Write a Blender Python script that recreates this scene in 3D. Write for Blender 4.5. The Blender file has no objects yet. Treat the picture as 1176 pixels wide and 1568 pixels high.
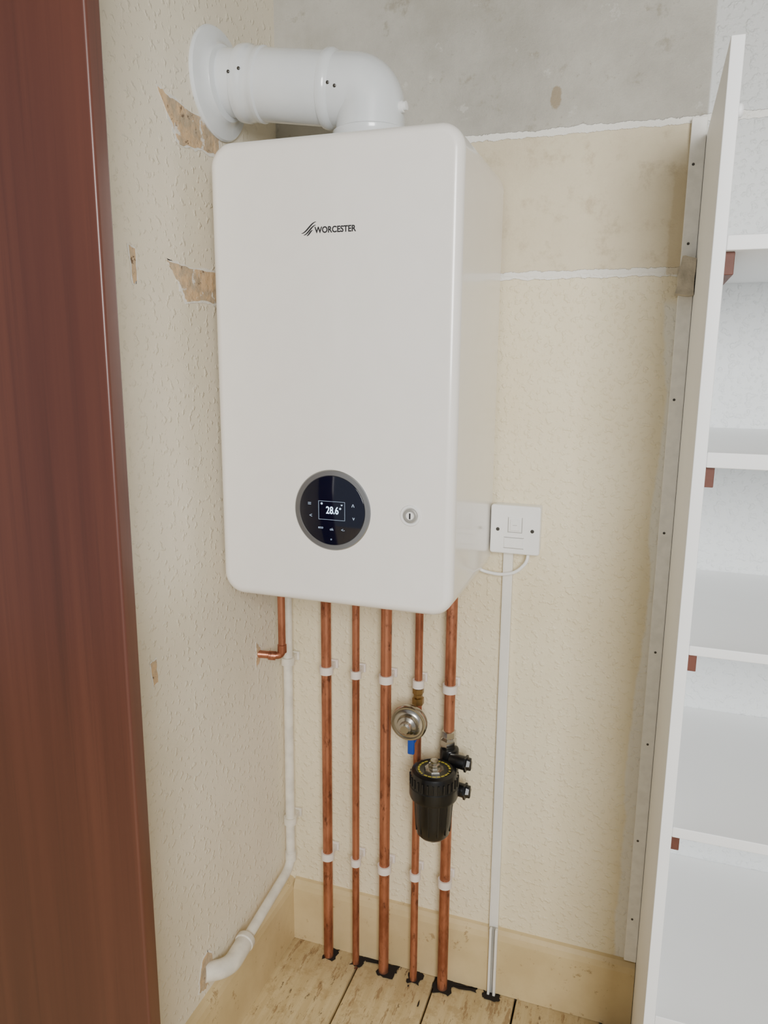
import bpy, bmesh, math, random
from mathutils import Vector, Matrix
random.seed(7)
scene=bpy.context.scene
COL=scene.collection

# ------------------------------------------------------------------ materials
def srgb(r,g,b):
    def c(v):
        v/=255.
        return v/12.92 if v<=.04045 else ((v+.055)/1.055)**2.4
    return (c(r),c(g),c(b),1)
class NT:
    def __init__(s,name):
        s.m=bpy.data.materials.new(name); s.m.use_nodes=True
        s.t=s.m.node_tree; s.n=s.t.nodes; s.l=s.t.links
        s.b=s.n['Principled BSDF']
        g=s.n.new('ShaderNodeNewGeometry'); s.pos=g.outputs['Position']
    def lk(s,a,b): s.l.new(a,b)
    def val(s,x,sock):
        if isinstance(x,(int,float)): sock.default_value=x
        else: s.lk(x,sock)
    def math(s,op,a,b=0.0,c=None,clamp=False):
        n=s.n.new('ShaderNodeMath'); n.operation=op; n.use_clamp=clamp
        s.val(a,n.inputs[0]); s.val(b,n.inputs[1])
        if c is not None: s.val(c,n.inputs[2])
        return n.outputs[0]
    def sep(s):
        n=s.n.new('ShaderNodeSeparateXYZ'); s.lk(s.pos,n.inputs[0]); return n.outputs
    def noise(s,scale,detail=3,rough=.5,vec=None,sc3=None):
        n=s.n.new('ShaderNodeTexNoise'); n.inputs['Scale'].default_value=scale
        n.inputs['Detail'].default_value=detail; n.inputs['Roughness'].default_value=rough
        v=vec or s.pos
        if sc3:
            m=s.n.new('ShaderNodeMapping'); m.inputs['Scale'].default_value=sc3
            s.lk(v,m.inputs['Vector']); v=m.outputs[0]
        s.lk(v,n.inputs['Vector']); return n.outputs['Fac']
    def ramp(s,f,a,b):   # smoothstep a->b
        n=s.n.new('ShaderNodeMapRange'); n.interpolation_type='SMOOTHSTEP'
        s.val(f,n.inputs['Value']); n.inputs['From Min'].default_value=a; n.inputs['From Max'].default_value=b
        return n.outputs['Result']
    def mix(s,f,a,b):
        n=s.n.new('ShaderNodeMix'); n.data_type='RGBA'
        s.val(f,n.inputs[0])
        for x,i in ((a,6),(b,7)):
            if isinstance(x,tuple): n.inputs[i].default_value=x
            else: s.lk(x,n.inputs[i])
        return n.outputs[2]
    def bump(s,h,strength,dist):
        n=s.n.new('ShaderNodeBump'); n.inputs['Strength'].default_value=strength
        n.inputs['Distance'].default_value=dist; s.lk(h,n.inputs['Height']); s.lk(n.outputs[0],s.b.inputs['Normal'])
    def color(s,c):
        if isinstance(c,tuple): s.b.inputs['Base Color'].default_value=c
        else: s.lk(c,s.b.inputs['Base Color'])
    def set(s,**k):
        for a,v in k.items():
            s.val(v,s.b.inputs[a.replace('_',' ')])
        return s

def plain(name,rgb,rough=.4,metal=0.,var=.06,coat=0.,scale=30,bump=0,cr=.08):
    t=NT(name); c=srgb(*rgb); d=tuple(v*(1-var*2) for v in c[:3])+(1,)
    t.color(t.mix(t.ramp(t.noise(scale,4),.3,.75),c,d))
    t.set(Roughness=rough,Metallic=metal)
    if coat: t.set(Coat_Weight=coat,Coat_Roughness=cr)
    if bump: t.bump(t.noise(scale*6,3),.4,bump)
    return t.m

def wallBack():
    t=NT('painted_block_wall'); X,Y,Z=t.sep()
    wob=t.math('MULTIPLY',t.math('SUBTRACT',t.noise(14,4),.5),.016)
    zz=t.math('ADD',Z,wob)
    wob2=t.math('MULTIPLY',t.math('SUBTRACT',t.noise(40,4,.7),.5),.016)
    top=t.ramp(zz,1.689,1.692); mid=t.ramp(zz,1.456,1.460)
    xx=t.math('ADD',X,t.math('MULTIPLY',t.math('SUBTRACT',t.noise(5,4),.5),.06))
    right=t.ramp(X,.756,.760)
    big=t.ramp(t.noise(3,5,.65),.35,.7)
    fine=t.ramp(t.noise(22,6,.7),.50,.72)
    low=t.mix(big,srgb(236,225,195),srgb(228,215,181))
    midc=t.mix(fine,t.mix(big,srgb(224,212,184),srgb(209,196,167)),srgb(193,178,148))
    spots=t.ramp(t.noise(60,5,.8),.60,.70)
    topc=t.mix(big,srgb(192,189,179),srgb(166,162,151))
    topc=t.mix(t.math('MULTIPLY',t.ramp(t.noise(11,5,.75),.56,.66),.7),topc,srgb(150,143,126))
    topc=t.mix(t.math('MULTIPLY',spots,.5),topc,srgb(134,125,108))
    topc=t.mix(t.math('MULTIPLY',t.ramp(t.noise(17,6,.75),.60,.66),.5),topc,srgb(208,206,198))
    # bare brown patch where the paint has come away
    dx=t.math('MULTIPLY',t.math('SUBTRACT',X,.520),1.9); dz=t.math('SUBTRACT',Z,1.742)
    rad=t.math('SQRT',t.math('ADD',t.math('MULTIPLY',dx,dx),t.math('MULTIPLY',dz,dz)))
    rad=t.math('ADD',rad,t.math('MULTIPLY',wob2,1.6))
    topc=t.mix(t.math('MULTIPLY',t.math('SUBTRACT',1,t.ramp(rad,.015,.020)),.8),topc,srgb(148,131,102))
    c=t.mix(mid,low,midc)
    edge=t.math('MULTIPLY',t.ramp(xx,.715,.722),t.math('SUBTRACT',1,t.ramp(zz,1.40,1.42)))
    c=t.mix(edge,c,srgb(234,230,218))
    c=t.mix(top,c,topc)
    wr=t.mix(t.ramp(Z,1.2,2.0),srgb(234,238,239),srgb(206,207,204))
    c=t.mix(right,c,wr)
    def line(z0,w):
        d=t.math('ABSOLUTE',t.math('SUBTRACT',t.math('ADD',Z,t.math('ADD',t.math('MULTIPLY',wob,.5),0)),z0))
        d=t.math('ADD',d,t.math('MULTIPLY',wob2,.9))
        return t.math('SUBTRACT',1,t.ramp(d,w,w+.0012))
    nr=t.math('SUBTRACT',1,t.ramp(X,.73,.74))
    l1=line(1.690,.0050); l2=t.math('MULTIPLY',line(1.459,.0065),nr)
    ln=t.math('MAXIMUM',l1,l2)
    c=t.mix(ln,c,srgb(240,238,230))
    tan=t.math('MULTIPLY',t.math('MULTIPLY',t.ramp(t.math('ADD',X,wob2),.712,.716),nr),t.math('MULTIPLY',t.ramp(zz,1.452,1.456),t.math('SUBTRACT',1,t.ramp(zz,1.60,1.63))))
    c=t.mix(t.math('MULTIPLY',tan,.6),c,srgb(200,182,146))
    t.color(c); t.set(Roughness=.52)
    vo=t.noise(95,2,.5); chips=t.ramp(vo,.50,.70)
    soft=t.noise(160,2)
    lowh=t.math('ADD',t.math('MULTIPLY',chips,1.0),t.math('MULTIPLY',soft,.3))
    uph=t.math('MULTIPLY',t.noise(30,8,.75),1.8)
    isup=t.math('MULTIPLY',mid,t.math('SUBTRACT',1,right))
    h=t.math('ADD',t.math('MULTIPLY',lowh,t.math('SUBTRACT',1,isup)),t.math('MULTIPLY',uph,isup))
    h=t.math('ADD',h,t.math('MULTIPLY',ln,2.5))
    t.bump(h,.65,.0018)
    return t.m
def wallLeft():
    t=NT('cream_woodchip_wall'); X,Y,Z=t.sep()
    big=t.ramp(t.noise(2.5,5,.6),.35,.7)
    c=t.mix(big,srgb(235,226,206),srgb(225,215,192))
    c=t.mix(t.math('MULTIPLY',t.ramp(t.noise(16,6,.75),.66,.72),.35),c,srgb(242,238,226))
    c=t.mix(t.math('MULTIPLY',t.ramp(t.noise(30,6,.8),.66,.72),.4),c,srgb(190,177,152))
    t.color(c); t.set(Roughness=.52)
    chips=t.ramp(t.noise(85,2,.5),.54,.72)
    h=t.math('ADD',chips,t.math('MULTIPLY',t.noise(9,4),1.2))
    t.bump(h,.65,.0018)
    return t.m
def wood_door():
    t=NT('varnished_mahogany'); 
    g1=t.noise(1,5,.6,sc3=(16,16,.5)); g2=t.noise(1,4,.6,sc3=(110,110,1.6))
    c=t.mix(t.ramp(g1,.32,.68),srgb(98,53,40),srgb(82,42,32))
    c=t.mix(t.math('MULTIPLY',t.ramp(g2,.5,.7),.22),c,srgb(56,29,23))
    t.color(c); t.set(Roughness=.4,Coat_Weight=.5,Coat_Roughness=.25)
    t.bump(g2,.1,.0004); return t.m
def floor_mat():
    t=NT('worn_yellow_floor_paint')
    g=t.noise(1,6,.65,sc3=(70,6,30)); w=t.noise(1,7,.75,sc3=(42,9,20)); q=t.noise(26,7,.8)
    c=t.mix(t.ramp(g,.3,.7),srgb(226,206,158),srgb(207,184,135))
    c=t.mix(t.math('MULTIPLY',t.ramp(q,.50,.60),.55),c,srgb(184,158,112))
    c=t.mix(t.math('MULTIPLY',t.ramp(w,.56,.61),.7),c,srgb(148,116,78))
    c=t.mix(t.math('MULTIPLY',t.ramp(t.noise(1,7,.8,sc3=(75,24,20)),.59,.64),.85),c,srgb(78,57,42))
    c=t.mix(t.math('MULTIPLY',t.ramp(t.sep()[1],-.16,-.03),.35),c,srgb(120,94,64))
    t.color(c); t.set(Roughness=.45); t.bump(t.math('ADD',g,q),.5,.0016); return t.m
def skirting():
    t=NT('yellowed_skirting_paint')
    c=t.mix(t.ramp(t.noise(6,5,.6),.35,.7),srgb(216,194,148),srgb(199,176,130))
    c=t.mix(t.math('MULTIPLY',t.ramp(t.noise(34,6,.8),.60,.66),.8),c,srgb(160,132,92))
    t.color(c); t.set(Roughness=.42); t.bump(t.noise(40,4),.25,.001); return t.m
def copper():
    t=NT('aged_copper')
    n=t.noise(1,5,.7,sc3=(60,60,22)); n2=t.noise(1,4,.7,sc3=(25,25,9))
    c=t.mix(t.ramp(n2,.35,.68),srgb(192,128,99),srgb(150,92,68))
    c=t.mix(t.math('MULTIPLY',t.ramp(n,.54,.66),.75),c,srgb(98,57,43))
    t.color(c); t.set(Metallic=.75,Roughness=t.math('MULTIPLY_ADD',n,.35,.20)); return t.m
def brokenpl():
    t=NT('exposed_plaster')
    c=t.mix(t.ramp(t.noise(26,6,.7),.40,.60),srgb(212,180,140),srgb(180,162,136))
    c=t.mix(t.ramp(t.noise(32,5,.7),.58,.63),c,srgb(222,216,204))
    c=t.mix(t.ramp(t.noise(45,5,.8),.58,.64),c,srgb(108,88,70))
    t.color(c); t.set(Roughness=.9); t.bump(t.noise(70,5),.8,.004); return t.m

M_back=wallBack(); M_left=wallLeft(); M_wood=wood_door(); M_floor=floor_mat(); M_skirt=skirting()
M_cu=copper(); M_plaster=brokenpl()
M_boiler=plain('white_enamel',(246,242,236),.3,0,.01,.7,30,0,.12)
M_under=plain('boiler_underside_grey',(120,120,118),.5)
M_flue=plain('flue_white',(226,230,232),.22,0,.02,.7)
M_white=plain('white_plastic',(242,242,240),.3,0,.02)
M_clip=plain('clip_plastic',(232,222,213),.45,0,.04)
M_wpaint=plain('white_gloss_shelf',(250,251,251),.42,0,.01,0,12)
M_pipew=plain('painted_waste_pipe',(236,229,213),.5,0,.10,0,40)
M_trimp=plain('off_white_batten_paint',(246,244,238),.6,0,.05,0,60,.0006)
M_trunk=plain('trunking_white',(234,231,222),.45,0,.03)
M_silver=plain('satin_silver',(176,178,180),.32,.85,.03)
M_chrome=plain('nickel_plated',(190,186,178),.22,1.,.06)
M_brass=plain('dull_brass',(150,122,80),.35,1.,.15)
M_black=plain('black_nylon',(14,14,16),.28,0,.1)
M_glass=plain('display_glass',(6,11,32),.08,0,.0,.5)
M_yel=plain('yellow_ring',(190,176,60),.45)
M_blue=plain('blue_handle',(26,70,160),.4)
M_dark=plain('dark_void',(30,23,17),.95)
M_screw=plain('dark_screw',(84,82,78),.35,.8)
M_logo=plain('logo_ink',(28,28,32),.5)
M_grey=plain('lock_grey',(168,166,160),.4,.2)
M_bearer=plain('stained_timber',(110,64,50),.6,0,.2)
M_block=plain('rough_mortar_block',(200,190,172),.9,0,.2,0,40,.004)
M_ceil=plain('ceiling_paint',(200,198,190),.8)
M_ring=plain('torn_paint_edge',(238,234,224),.7,0,.06,0,60,.002)
t=NT('screen_glow'); t.color((.6,.8,1,1)); t.b.inputs['Emission Color'].default_value=(.55,.76,1,1); t.set(Emission_Strength=2.6); M_glow=t.m
t=NT('icon_dim'); t.color((.4,.52,.7,1)); t.b.inputs['Emission Color'].default_value=(.5,.7,1,1); t.set(Roughness=.5,Emission_Strength=.15); M_icon=t.m

# ------------------------------------------------------------------ helpers
def root(name,loc):
    e=bpy.data.objects.new(name,None); e.location=loc; e.empty_display_size=.05; COL.objects.link(e); return e
def add(name,verts,faces,mat,parent=None,smooth=True,wn=False,loc=None):
    me=bpy.data.meshes.new(name); me.from_pydata([tuple(v) for v in verts],[],faces); 
    bm=bmesh.new(); bm.from_mesh(me); bmesh.ops.recalc_face_normals(bm,faces=bm.faces); bm.to_mesh(me); bm.free()
    me.materials.append(mat)
    for p in me.polygons: p.use_smooth=smooth
    o=bpy.data.objects.new(name,me); COL.objects.link(o)
    if parent:
        o.parent=parent; o.matrix_parent_inverse=Matrix.Translation(-Vector(parent.location))
    if smooth:
        try: me.set_sharp_from_angle(angle=math.radians(38))
        except Exception: pass
    if wn:
        m=o.modifiers.new('wn','WEIGHTED_NORMAL'); m.keep_sharp=True
    return o
def box(name,x0,x1,y0,y1,z0,z1,mat,parent=None,bev=0,seg=2):
    bm=bmesh.new(); bmesh.ops.create_cube(bm,size=1)
    for v in bm.verts:
        v.co=Vector(((x0+x1)/2+v.co.x*(x1-x0),(y0+y1)/2+v.co.y*(y1-y0),(z0+z1)/2+v.co.z*(z1-z0)))
    if bev: bmesh.ops.bevel(bm,geom=bm.edges[:],offset=bev,segments=seg,profile=.5,affect='EDGES')
    me=bpy.data.meshes.new(name); bm.to_mesh(me); bm.free(); me.materials.append(mat)
    o=bpy.data.objects.new(name,me); COL.objects.link(o)
    if parent: o.parent=parent; o.matrix_parent_inverse=Matrix.Translation(-Vector(parent.location))
    if bev:
        for p in me.polygons: p.use_smooth=True
        m=o.modifiers.new('wn','WEIGHTED_NORMAL')
    return o
def frame(d):
    d=Vector(d).normalized(); a=Vector((0,0,1)) if abs(d.z)<.9 else Vector((1,0,0))
    u=d.cross(a).normalized(); return d,u,d.cross(u)
def lathe(name,o,d,prof,mat,parent=None,n=48):
    """prof = [(radius, distance along d)]"""
    d,u,w=frame(d); o=Vector(o); V=[];Fc=[]
    for r,h in prof:
        for k in range(n):
            a=2*math.pi*k/n; V.append(o+d*h+(u*math.cos(a)+w*math.sin(a))*max(r,1e-5))
    for i in range(len(prof)-1):
        for k in range(n):
            Fc.append((i*n+k,i*n+(k+1)%n,(i+1)*n+(k+1)%n,(i+1)*n+k))
    Fc.append(tuple(range(n))[::-1]); Fc.append(tuple((len(prof)-1)*n+k for k in range(n)))
    return add(name,V,Fc,mat,parent)
def cyl(name,p0,p1,r,mat,parent=None,n=32,b=0):
    p0=Vector(p0);p1=Vector(p1);L=(p1-p0).length
    prof=[(r,0),(r,L)] if not b else [(r-b,0),(r-b*.3,b*.3),(r,b),(r,L-b),(r-b*.3,L-b*.3),(r-b,L)]
    return lathe(name,p0,p1-p0,prof,mat,parent,n)
def fillet(pts,R,seg=8):
    pts=[Vector(p) for p in pts]; out=[pts[0]]
    for i in range(1,len(pts)-1):
        a,b,c=pts[i-1],pts[i],pts[i+1]; da=(a-b).normalized(); dc=(c-b).normalized()
        r=min(R,(a-b).length*.49,(c-b).length*.49)
        s=b+da*r;e=b+dc*r
        for k in range(seg+1):
            q=k/seg; out.append(s.lerp(b,q).lerp(b.lerp(e,q),q))
    out.append(pts[-1]); return out
def tube(name,pts,r,mat,parent=None,R=.02,n=20):
    P=fillet(pts,R) if R else [Vector(p) for p in pts]
    V=[];Fc=[]; T=[]
    for i in range(len(P)):
        a=P[max(i-1,0)];b=P[min(i+1,len(P)-1)]; T.append((b-a).normalized())
    _,u,_=frame(T[0])
    for i,p in enumerate(P):
        u=(u-T[i]*u.dot(T[i])).normalized(); w=T[i].cross(u)
        rr=r(i/(len(P)-1)) if callable(r) else r
        for k in range(n):
            a=2*math.pi*k/n; V.append(p+(u*math.cos(a)+w*math.sin(a))*rr)
    for i in range(len(P)-1):
        for k in range(n): Fc.append((i*n+k,i*n+(k+1)%n,(i+1)*n+(k+1)%n,(i+1)*n+k))
    Fc.append(tuple(range(n))[::-1]); Fc.append(tuple((len(P)-1)*n+k for k in range(n)))
    return add(name,V,Fc,mat,parent)
def rr(x0,x1,z0,z1,r,n=10):
    out=[]
    for cx,cz,a0 in ((x1-r,z1-r,0),(x0+r,z1-r,90),(x0+r,z0+r,180),(x1-r,z0+r,270)):
        for k in range(n+1):
            a=math.radians(a0+90*k/n); out.append((cx+r*math.cos(a),cz+r*math.sin(a)))
    return out
def slab(name,x0,x1,z0,z1,r,yb,yf,b,mat,parent=None,n=10,steps=6):
    """rounded-rect panel standing in XZ, back yb, front yf (yf<yb), rounded front edge b"""
    rings=[(0,yb),(0,yf+b)]
    for k in range(1,steps+1):
        a=math.pi/2*k/steps; rings.append((b*(1-math.cos(a)),yf+b*(1-math.sin(a))))
    V=[];Fc=[];m=None
    for ins,y in rings:
        pts=rr(x0+ins,x1-ins,z0+ins,z1-ins,max(r-ins,.0008),n); m=len(pts)
        V+= [(x,y,z) for x,z in pts]
    for i in range(len(rings)-1):
        for k in range(m): Fc.append((i*m+k,i*m+(k+1)%m,(i+1)*m+(k+1)%m,(i+1)*m+k))
    Fc.append(tuple(range(m))); Fc.append(tuple((len(rings)-1)*m+k for k in range(m)))
    o=add(name,V,Fc,mat,parent,wn=True); return o
def text(name,s,x,z,y,size,mat,parent,width=None,off=0,ext=.0002,align='CENTER'):
    c=bpy.data.curves.new(name,'FONT'); c.body=s; c.size=size; c.align_x=align; c.align_y='CENTER'
    c.extrude=ext; c.offset=off
    o=bpy.data.objects.new(name+'_tmp',c); COL.objects.link(o)
    bpy.context.view_layer.update()
    me=bpy.data.meshes.new_from_object(o.evaluated_get(bpy.context.evaluated_depsgraph_get()))
    bpy.data.objects.remove(o)
    xs=[v.co.x for v in me.vertices]; w=max(xs)-min(xs); sx=(width/w) if width else 1
    mx=(max(xs)+min(xs))/2 if align=='CENTER' else min(xs)
    for v in me.vertices: v.co=Vector((x+(v.co.x-mx)*sx,y-v.co.z,z+v.co.y))
    me.materials.clear(); me.materials.append(mat)
    ob=bpy.data.objects.new(name,me); COL.objects.link(ob)
    ob.parent=parent; ob.matrix_parent_inverse=Matrix.Translation(-Vector(parent.location)); return ob
def poly_prism(name,pts2,ax,a0,a1,mat,parent=None,bev=0):
    """prism from polygon; ax='x': pts are (y,z), extruded x a0..a1 ; ax='y': pts (x,z); ax='z': pts (x,y)"""
    def mk(p,a):
        return {'x':(a,p[0],p[1]),'y':(p[0],a,p[1]),'z':(p[0],p[1],a)}[ax]
    n=len(pts2); V=[mk(p,a0) for p in pts2]+[mk(p,a1) for p in pts2]
    Fc=[tuple(range(n)),tuple(range(n,2*n))]+[(i,(i+1)%n,n+(i+1)%n,n+i) for i in range(n)]
    return add(name,V,Fc,mat,parent,smooth=False)
def rough_poly(pts,amp,sub=5):
    out=[]
    for i in range(len(pts)):
        a=pts[i];b=pts[(i+1)%len(pts)]
        for k in range(sub):
            q=k/sub; out.append((a[0]+(b[0]-a[0])*q+random.uniform(-amp,amp),a[1]+(b[1]-a[1])*q+random.uniform(-amp,amp)))
    return out

# ------------------------------------------------------------------ room shell
box('wall_back',-.12,1.62,0,.1,-.05,2.4,M_back)
box('wall_left',-.12,0,-.63,0,-.05,2.4,M_left)
box('wall_right',1.5,1.62,-.63,0,-.05,2.4,M_left)
box('wall_front',-.12,1.62,-.73,-.632,2.105,2.4,M_ceil)
box('ceiling',-2.2,1.62,-2.2,.1,2.4,2.5,M_ceil)
# floor boards
fl=root('floor',(.5,-.6,0))
e=.0105
xs=[e+.1725*i for i in range(-13,10)]
for i in range(len(xs)-1):
    box('board_%d'%(i+1),xs[i]+.0022,xs[i+1]-.0022,-2.6,-.002 if xs[i]>-.1 else -.64,-.02,random.uniform(-.0015,0),M_floor,fl,bev=.002,seg=1)
box('subfloor',-2.3,1.55,-2.6,.0,-.05,-.022,M_dark,fl)
for k,(x,w,y0) in enumerate(((.115,.030,-.053),(.182,.028,-.050),(.251,.042,-.056),(.313,.030,-.053),(.376,.038,-.058),(.412,.066,-.032),(.480,.036,-.038),(.213,.040,-.027))):
    pts=rough_poly([(x-w/2,y0),(x+w/2,y0+.003),(x+w/2,-.0165),(x-w/2,-.0165)],.0034,6)
    pts=[(px,min(py,-.0165)) for px,py in pts]
    poly_prism('notch_%d'%(k+1),pts,'z',.0002,.0006+.00002*k,M_dark,fl)
for k in range(26):
    x=random.uniform(.06,.72); y=random.uniform(-.40,-.03); s=random.uniform(.0010,.003)
    L=random.uniform(1,5)
    pts=[(x+s*math.cos(a)*random.uniform(.6,1.3),y+s*L*math.sin(a)*random.uniform(.6,1.3)) for a in [2*math.pi*j/9 for j in range(9)]]
    poly_prism('paint_loss_%d'%k,pts,'z',.0001,.0003+.000005*k,M_dark if k%3 else M_bearer,fl)
# baseboards
poly_prism('baseboard_back',[(-.0165,0),(-.0165,.128),(-.0135,.140),(-.007,.147),(0,.149),(0,0)],'x',.0165,.757,M_skirt)
poly_prism('baseboard_left',[(.0165,0),(.0165,.128),(.0135,.140),(.007,.146),(0,.148),(0,0)],'y',-.63,0,M_skirt)

# vertical batten beside the shelf panel
tr=root('trim_1',(.746,0,.9))
box('batten',.7345,.7575,-.014,0,.155,1.690,M_trimp,tr,bev=.0015)
for z in (.25,.42,.62,.8,1.02,1.25,1.5,1.62):
    lathe('nail_%d'%int(z*100),(.744+random.uniform(-.003,.003),-.0135,z),(0,-1,0),[(.0022,0),(.0022,.001),(.001,.0013)],M_screw,tr,12)

# ------------------------------------------------------------------ shelving unit
sh=root('shelving_unit',(1.1,-.2,0))
FY=-.395
box('side_panel',.758,.773,FY,-.0005,0,1.664,M_wpaint,sh,bev=.0012)
lathe('panel_peg',(.773,FY+.05,1.60),(1,0,0),[(.008,0),(.008,.006),(.006,.008)],M_wpaint,sh,20)
for i,(z0,z1) in enumerate(((1.438,1.455),(1.186,1.205),(.944,.957),(.684,.699),(.384,.400))):
    box('shelf_%d'%(i+1),.773,1.498,FY,-.0005,z0,z1,M_wpaint,sh,bev=.0012)
    box('bearer_%d'%(i+1),.773,.784,FY+.012,-.01,z0-.026,z0,M_bearer,sh,bev=.001)
    box('bearer_right_%d'%(i+1),1.482,1.495,FY+.012,-.01,z0-.026,z0,M_bearer,sh,bev=.001)

bk=root('mortar_block',(.745,-.03,1.45))
pts=rough_poly([(.730,1.420),(.7565,1.417),(.7560,1.472),(.735,1.478)],.0012,4)
poly_prism('lump',pts,'y',-.05,-.003,M_block,bk)

# ------------------------------------------------------------------ door on the left
dr=root('door_1',(-.25,-.64,1))
box('leaf',-.75,.1145,-.658,-.632,0.004,2.1,M_wood,dr,bev=.004,seg=3)
lathe('handle_rose',(-.66,-.658,1.0),(0,-1,0),[(.026,0),(.026,.006),(.012,.008),(.011,.045),(.024,.05),(.027,.062),(.02,.072),(0,.075)],M_brass,dr)

# ------------------------------------------------------------------ boiler
bo=root('wall_mounted_boiler',(.243,-.15,1.28))
BX0,BX1,BZ0,BZ1,BY=.0405,.440,.922,1.633,-.310
slab('casing',BX0,BX1,BZ0,BZ1,.036,-.012,BY,.015,M_boiler,bo,n=14,steps=8)
box('back_frame',BX0+.012,BX1-.012,-.012,-.001,BZ0+.03,BZ1-.03,M_under,bo)
slab('underside_tray',BX0+.02,BX1-.02,BZ0-.002,BZ0+.06,.01,-.03,BY+.03,.004,M_under,bo)
# control dial
cx,cz=.2435,1.079
lathe('dial_ring',(cx,BY+.001,cz),(0,-1,0),[(.0645,0),(.0645,.002),(.0630,.0034),(.0560,.0034),(.0548,.0022),(.0548,0)],M_silver,bo,96)
lathe('dial_glass',(cx,BY,cz),(0,-1,0),[(.0550,0),(.0550,.0028),(.0546,.0030),(0,.0030)],M_glass,bo,96)
yt=BY-.0033
text('readout','28.6',cx+.001,cz,yt,.0165,M_glow,bo,width=.021,off=.0001)
text('degree','o',cx+.0145,cz+.0045,yt,.006,M_glow,bo)
text('tap_icon','*',cx-.017,cz+.009,yt,.008,M_glow,bo)
text('mode_icon','w',cx+.017,cz+.010,yt,.004,M_glow,bo)
for nm,s,dx,dz,sz in (('icon_menu','=',-.038,.009,.011),('icon_back','<',-.036,-.010,.009),('icon_up','^',.036,.008,.012),('icon_down','v',.037,-.010,.009),
                      ('icon_eco','eco',-.019,-.028,.006),('icon_ok','ok',0,-.030,.006),('icon_return','<-',.019,-.030,.007),('icon_power','o',-.001,-.046,.005)):
    text(nm,s,cx+dx,cz+dz,yt,sz,M_icon,bo)
for nm,a,b,c,d in (('fr_t',-.022,.022,.0145,.0149),('fr_b',-.022,.022,-.0149,-.0145),('fr_l',-.0224,-.022,-.0149,.0149),('fr_r',.022,.0224,-.0149,.0149)):
    box(nm,cx+a,cx+b,yt-.0002,yt+.0004,cz+c,cz+d,M_icon,bo)
# lock / drain screw
lathe('cap_ring',(.372,BY+.001,1.080),(0,-1,0),[(.0165,0),(.0165,.0015),(.0155,.0028),(.0125,.0028),(.0118,.0018),(.0118,0)],M_white,bo,48)
lathe('cap_plug',(.372,BY,1.080),(0,-1,0),[(.0112,0),(.0112,.002),(.009,.0026),(.0085,.0020),(.0060,.0020),(0,.0020)],M_grey,bo,40)
lathe('cap_core',(.372,BY-.002,1.080),(0,-1,0),[(.0062,0),(.0062,.0012),(0,.0012)],M_white,bo,24)
box('cap_slot',.3708,.3732,BY-.0036,BY-.003,1.0752,1.0842,M_logo,bo)
# logo lettering
text('logo_text','WORCESTER',.2505,1.4985,BY-.0003,.0122,M_logo,bo,width=.066,off=.00035)
def stroke(name,pts,w):
    P=[Vector((a,0,b)) for a,b in pts]; L=[];Rr=[]
    for i,p in enumerate(P):
        t=(P[min(i+1,len(P)-1)]-P[max(i-1,0)]).normalized(); n=Vector((-t.z,0,t.x))
        ww=w*math.sin(math.pi*(.08+.84*i/(len(P)-1)))
        L.append(p+n*ww);Rr.append(p-n*ww)
    V=[(v.x,BY-.0007,v.z) for v in L+Rr]; n=len(P)
    add(name,V,[(i,i+1,n+i+1,n+i) for i in range(n-1)],M_logo,bo,smooth=False)
for j,(x0,x1,z0,z1) in enumerate(((.1965,.2205,1.4950,1.5105),(.2000,.2200,1.4925,1.5060),(.2050,.2150,1.4915,1.4990))):
    pts=[(x0+(x1-x0)*k/14,z0+(z1-z0)*(3*(k/14)**2-2*(k/14)**3)) for k in range(15)]
    stroke('logo_swoosh_%d'%j,pts,.0011)

# ------------------------------------------------------------------ flue
fu=root('flue_pipe',(.13,-.18,1.74))
A=Vector((0.001,-.198,1.756)); B=Vector((.257,-.180,1.722)); d=(B-A).normalized(); L=(B-A).length
prof=[(.0505,.0),(.0505,.040),(.0565,.041),(.0575,.046),(.0575,.056),(.0555,.059),(.0550,.072),(.0560,.074),(.0560,.080),(.0535,.083),(.0535,.150),(.0535,.185),(.0570,.187),(.0580,.191),(.0580,.198),(.0560,.201),(.0545,.204)]
lathe('horizontal_duct',A,d,prof,M_flue,fu,72)
lathe('wall_flange',Vector((.0003,-.205,1.750)),(1,0,0),[(.084,0),(.0845,.003),(.082,.006),(.068,.009),(.060,.012),(.056,.018),(.052,.019)],M_flue,fu,72)
bend=.024
s0=B-d*bend; e0=B+Vector((0,0,-bend))
pts=[]
for k in range(21):
    q=math.pi/2*k/20; c=s0+(e0-B)
    pts.append(c+(B-e0)*math.cos(q)+(B-s0)*math.sin(q))
tube('elbow',[s0-d*.036,s0-d*.0005]+pts+[e0+Vector((0,0,-.0005)),e0+Vector((0,0,-.045))],.0540,M_flue,fu,R=0,n=72)
lathe('outlet_collar',(B.x,B.y,BZ1-.001),(0,0,1),[(.064,0),(.064,.005),(.0580,.008),(.0580,.020),(.0595,.022),(.0595,.030),(.0540,.033)],M_flue,fu,72)
lathe('test_port',(B.x+.045,B.y-.008,1.692),(1,-.15,.1),[(.0085,0),(.0085,.012),(.0065,.013),(.0065,.018),(0,.019)],M_white,fu,20)
for i,(x,ang) in enumerate(((.047,0),(.064,6),(.210,-6),(.221,-10))):
    c=A+d*x; a=math.radians(ang); r=.0562 if i in(1,) else .0572
    if i>=2: r=.0538
    n=Vector((0,-math.cos(a),math.sin(a)))
    lathe('screw_%d'%i,c+n*r,n,[(.0025,0),(.0025,.0015),(.0015,.0022)],M_screw,fu,14)

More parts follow.
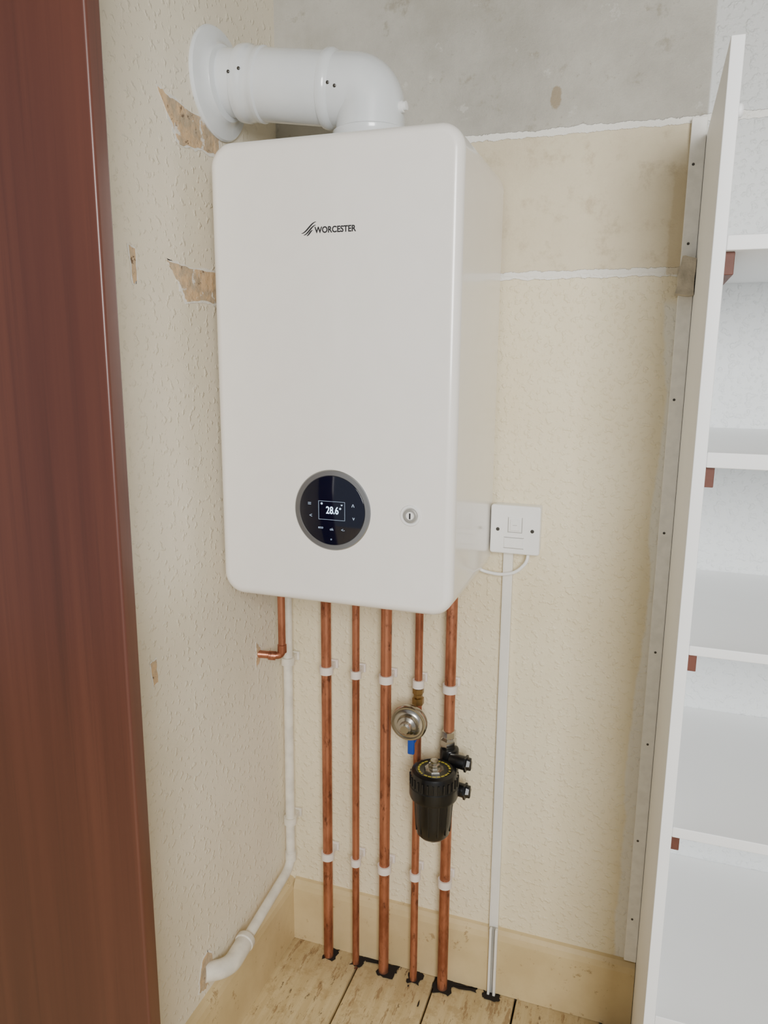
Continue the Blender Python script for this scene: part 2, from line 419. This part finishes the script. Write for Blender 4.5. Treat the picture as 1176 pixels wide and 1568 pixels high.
# ------------------------------------------------------------------ copper pipes with clips
def clip(parent,nm,x,y,z,r,mat=M_clip):
    lathe(nm+'_collar',(x,y,z-.008),(0,0,1),[(r+.0005,0),(r+.004,0),(r+.004,.016),(r+.0005,.016)],mat,parent,28)
    box(nm+'_base',x-r*.75,x+r*.75,y+r*.6,-.001,z-.007,z+.007,mat,parent,bev=.001)
    box(nm+'_foot',x-r*1.15,x+r*1.15,-.008,-.001,z-.0095,z+.0095,mat,parent,bev=.0015)
PY=-.040
for x,r in ((.1125,.0105),(.178,.0075),(.243,.0110),(.311,.0078),(.3755,.0108)):
    p=root('copper_pipe',(x,PY,.45))
    cyl('tube',(x,PY,-.018),(x,PY,.940),r,M_cu,p,28)
    clip(p,'upper_clip',x,PY,.684,r); clip(p,'lower_clip',x,PY,.254,r)
p=root('copper_pipe',(.04,-.1,.8))
tube('tube',[(.0425,-.100,.94),(.0425,-.100,.727),(-.004,-.121,.733)],.0075,M_cu,p,R=.014)
lathe('elbow_socket',(.0425,-.100,.735),(0,0,1),[(.0092,0),(.0092,.016),(.0078,.017)],M_cu,p,24)
lathe('elbow_socket_side',(.031,-.106,.728),(-1,-.45,.12),[(.0092,0),(.0092,.014),(.0078,.015)],M_cu,p,24)

# waste pipe
wp=root('waste_pipe',(.02,-.15,.4))
tube('run',[(.0235,-.035,.945),(.0225,-.040,.206),(.0255,-.262,.183)],.0102,M_pipew,wp,R=.030,n=24)
tube('elbow',[(.0252,-.248,.184),(.030,-.318,.184),(-.004,-.350,.190)],.0175,M_pipew,wp,R=.028,n=28)
lathe('elbow_lip',(.0252,-.246,.1845),(.03,-1,-.02),[(.0110,-.003),(.0185,-.002),(.0195,0),(.0195,.010),(.0175,.012)],M_pipew,wp,28)
lathe('coupling',(.0225,-.039,.24),(0,0,-1),[(.0125,0),(.0125,.02),(.0105,.022)],M_pipew,wp,24)
clip(wp,'upper_clip',.0232,-.037,.690,.0102,M_pipew); clip(wp,'lower_clip',.0228,-.039,.318,.0102,M_pipew)

# ------------------------------------------------------------------ regulator disc on the 4th pipe
rg=root('pressure_regulator',(.305,-.09,.62))
lathe('brass_union',(.311,PY,.640),(0,0,1),[(.0085,0),(.012,.001),(.012,.014),(.009,.016),(.009,.022),(.0115,.024),(.0115,.034),(.0085,.036)],M_brass,rg,6)
lathe('body',(.303,-.055,.616),(.02,-1,0),[(.014,0),(.02,.006),(.034,.012),(.0365,.016),(.0365,.024),(.034,.028),(.031,.028),(.029,.026),(.023,.027),(.020,.030),(.0185,.038),(.013,.042),(.0115,.050),(.008,.053),(0,.053)],M_chrome,rg,56)
cyl('neck',(.311,PY,.590),(.304,-.06,.616),.012,M_chrome,rg,24)
lathe('lower_union',(.311,PY,.575),(0,0,1),[(.0085,0),(.0125,.001),(.0125,.014),(.009,.016)],M_chrome,rg,6)
box('isolator_lever',.3010,.3145,-.076,-.068,.548,.587,M_blue,rg,bev=.002)
cyl('isolator_stem',(.311,PY,.575),(.310,-.07,.575),.006,M_blue,rg,16)

# ------------------------------------------------------------------ magnetic filter
mf=root('magnetic_filter',(.365,-.1,.47))
fc=(.364,-.103,0)
lathe('canister',fc,(0,0,1),[(.006,.392),(.011,.393),(.012,.400),(.026,.404),(.032,.411),(.0355,.440),(.0375,.478),(.0385,.486),(.046,.489),(.0475,.494),(.0475,.512),(.0455,.514),(.0455,.534),(.043,.542),(.036,.545),(.033,.543),(0,.543)],M_black,mf,64)
for k in range(28):
    a=2*math.pi*k/28; q=Vector((fc[0]+math.cos(a)*.0463,fc[1]+math.sin(a)*.0463,0))
    cyl('cap_rib_%d'%k,(q.x,q.y,.516),(q.x,q.y,.534),.0016,M_black,mf,8)
for k in range(12):
    a=2*math.pi*k/12; c,s=math.cos(a),math.sin(a)
    cyl('body_rib_%d'%k,(fc[0]+c*.0335,fc[1]+s*.0335,.418),(fc[0]+c*.0375,fc[1]+s*.0375,.484),.0013,M_black,mf,8)
for k in range(22):   # dashed printed band
    a0=2*math.pi*k/22; a1=a0+2*math.pi/22*(.80 if k%7 else .4); V=[]
    for j in range(5):
        a=a0+(a1-a0)*j/4
        for r in (.0280,.0318): V.append((fc[0]+math.cos(a)*r,fc[1]+math.sin(a)*r,.5437))
    add('band_mark_%d'%k,V,[(2*j,2*j+1,2*j+3,2*j+2) for j in range(4)],M_yel,mf,smooth=False)
lathe('vent_boss',(fc[0],fc[1],.543),(0,0,1),[(.020,0),(.019,.003),(.012,.004),(.011,.012),(.008,.013),(.008,.019),(0,.02)],M_chrome,mf,8)
cyl('manifold',(.378,PY-.002,.455),(.378,PY-.002,.560),.019,M_black,mf,28,b=.004)
box('bridge',.362,.396,-.085,-.04,.47,.535,M_black,mf,bev=.005)
for nm,z in (('upper',.545),('lower',.486)):
    cyl(nm+'_valve',(.385,-.060,z),(.418,-.066,z),.0135,M_black,mf,24,b=.002)
    lathe(nm+'_valve_cap',(.416,-.066,z),(1,-.1,0),[(.0165,0),(.0165,.004),(.012,.005),(.010,.011),(0,.011)],M_black,mf,6)
    box(nm+'_paddle',.414,.428,-.071,-.061,z-.012,z+.012,M_black,mf,bev=.002)
lathe('top_nut',(.3755,PY,.560),(0,0,1),[(.015,0),(.0165,.002),(.0165,.016),(.014,.018),(.012,.020),(.0145,.022),(.0145,.034),(.011,.036)],M_chrome,mf,6)
lathe('bottom_nut',(.3755,PY,.432),(0,0,1),[(.011,0),(.0155,.002),(.0155,.022),(.013,.024)],M_chrome,mf,6)

# ------------------------------------------------------------------ fused spur
sp=root('fused_switch',(.488,-.02,1.01))
slab('back_box',.4445,.5315,.9655,1.0525,.004,-.0005,-.026,.002,M_white,sp)
slab('face_plate',.4425,.5335,.9635,1.0545,.005,-.026,-.036,.0035,M_white,sp)
slab('switch_surround',.4760,.5000,1.006,1.032,.002,-.035,-.0375,.001,M_white,sp)
slab('rocker',.4795,.4965,1.0085,1.0295,.001,-.036,-.0400,.0012,M_white,sp)
slab('fuse_carrier',.4690,.5040,.9755,.9940,.002,-.035,-.0385,.001,M_white,sp)
for nm,a,b,c,d in (('surround_gap_l',.4748,.4758,1.005,1.033),('surround_gap_r',.5002,.5012,1.005,1.033),('surround_gap_b',.4748,.5012,1.0042,1.0052),('carrier_gap_t',.4680,.5050,.9943,.9953),('carrier_gap_b',.4680,.5050,.9743,.9753)):
    box(nm,a,b,-.0364,-.0355,c,d,M_grey,sp)
box('rocker_mark',.484,.492,-.0403,-.0398,1.0185,1.0192,M_grey,sp)
for nm,x in (('screw_1',.4565),('screw_2',.5195)):
    lathe(nm,(x,-.0355,1.009),(0,-1,0),[(.0034,0),(.0034,.001),(0,.0012)],M_screw,sp,18)
tube('flex',[(.512,-.020,.966),(.511,-.024,.948),(.492,-.026,.926),(.462,-.022,.918),(.425,-.02,.922),(.405,-.03,.94)],.0032,M_white,sp,R=.014,n=14)
# trunking
tk=root('cable_trunking',(.478,-.005,.48))
poly_prism('channel_upper',[(.4660,.140),(.4840,.140),(.4825,.9635),(.4645,.9635)],'y',-.0115,-.001,M_trunk,tk)
poly_prism('channel_lid',[(.4678,.150),(.4822,.150),(.4807,.9620),(.4663,.9620)],'y',-.0128,-.0110,M_trunk,tk)
box('channel_lower_a',.4690,.4740,-.026,-.0168,.0,.158,M_trunk,tk,bev=.001)
box('channel_lower_b',.4805,.4860,-.026,-.0168,.0,.158,M_trunk,tk,bev=.001)
box('channel_lower_bed',.4740,.4805,-.0185,-.0168,.0,.158,M_grey,tk)

# ------------------------------------------------------------------ plaster damage on the left wall
def chip(name,pts,amp,rim=.003,inner=M_plaster):
    r=root(name,(0,pts[0][0],pts[0][1]))
    c=(sum(p[0] for p in pts)/len(pts),sum(p[1] for p in pts)/len(pts))
    P=rough_poly(pts,amp,6)
    Q=[(c[0]+(p[0]-c[0])*1.0+math.copysign(rim,p[0]-c[0])*random.uniform(.2,1.4),c[1]+(p[1]-c[1])+math.copysign(rim,p[1]-c[1])*random.uniform(.2,1.4)) for p in P]
    poly_prism('torn_rim',Q,'x',.0002,.0008,M_ring,r)
    poly_prism('plaster',P,'x',.0003,.0013,inner,r)
chip('plaster_chip',[(-.374,1.697),(-.335,1.689),(-.27,1.684),(-.21,1.686),(-.21,1.640),(-.262,1.640),(-.322,1.630),(-.340,1.655)],.002,.004)
chip('plaster_chip',[(-.370,1.458),(-.31,1.452),(-.21,1.452),(-.21,1.400),(-.262,1.405),(-.322,1.402),(-.342,1.428)],.002,.004)
chip('plaster_chip',[(-.458,1.466),(-.444,1.462),(-.444,1.420),(-.452,1.415)],.0016,.003)
chip('plaster_chip',[(-.462,.846),(-.448,.850),(-.446,.812),(-.458,.806)],.0016,.002)
chip('plaster_chip',[(-.130,.760),(-.120,.752),(-.110,.735),(-.116,.718),(-.132,.708),(-.130,.735)],.0012,.002)
chip('plaster_chip',[(-.362,.225),(-.345,.232),(-.330,.215),(-.332,.178),(-.355,.160),(-.375,.170),(-.372,.195)],.0012,.003)

# ------------------------------------------------------------------ lights
def area(name,loc,target,sx,sy,power,col):
    l=bpy.data.lights.new(name,'AREA'); l.shape='RECTANGLE'; l.size=sx; l.size_y=sy; l.energy=power; l.color=col
    o=bpy.data.objects.new(name,l); COL.objects.link(o); o.location=loc
    o.rotation_euler=(Vector(target)-Vector(loc)).to_track_quat('-Z','Y').to_euler(); return o
area('window_daylight',(1.40,-2.75,1.72),(.40,0,.95),.8,1.0,74,(1,.992,.975))
w=bpy.data.worlds.new('World'); scene.world=w; w.use_nodes=True
w.node_tree.nodes['Background'].inputs[0].default_value=(.93,.965,1,1); w.node_tree.nodes['Background'].inputs[1].default_value=.38

# ------------------------------------------------------------------ camera
cam=Vector((0.70,-1.38,1.31)); yaw=math.radians(19.1); p=math.radians(11.35); a=0.0077
F=Vector((-math.sin(yaw)*math.cos(p),math.cos(yaw)*math.cos(p),-math.sin(p)))
R=Vector((math.cos(yaw),math.sin(yaw),0)); U=R.cross(F)
R2=R*math.cos(a)+U*math.sin(a); U2=-R*math.sin(a)+U*math.cos(a)
c=bpy.data.cameras.new('camera'); co=bpy.data.objects.new('camera',c); COL.objects.link(co)
m=Matrix((R2,U2,-F)).transposed().to_4x4(); m.translation=cam; co.matrix_world=m
c.sensor_fit='HORIZONTAL'; c.sensor_width=36; c.lens=36*1150/1176; c.clip_start=.02
scene.camera=co
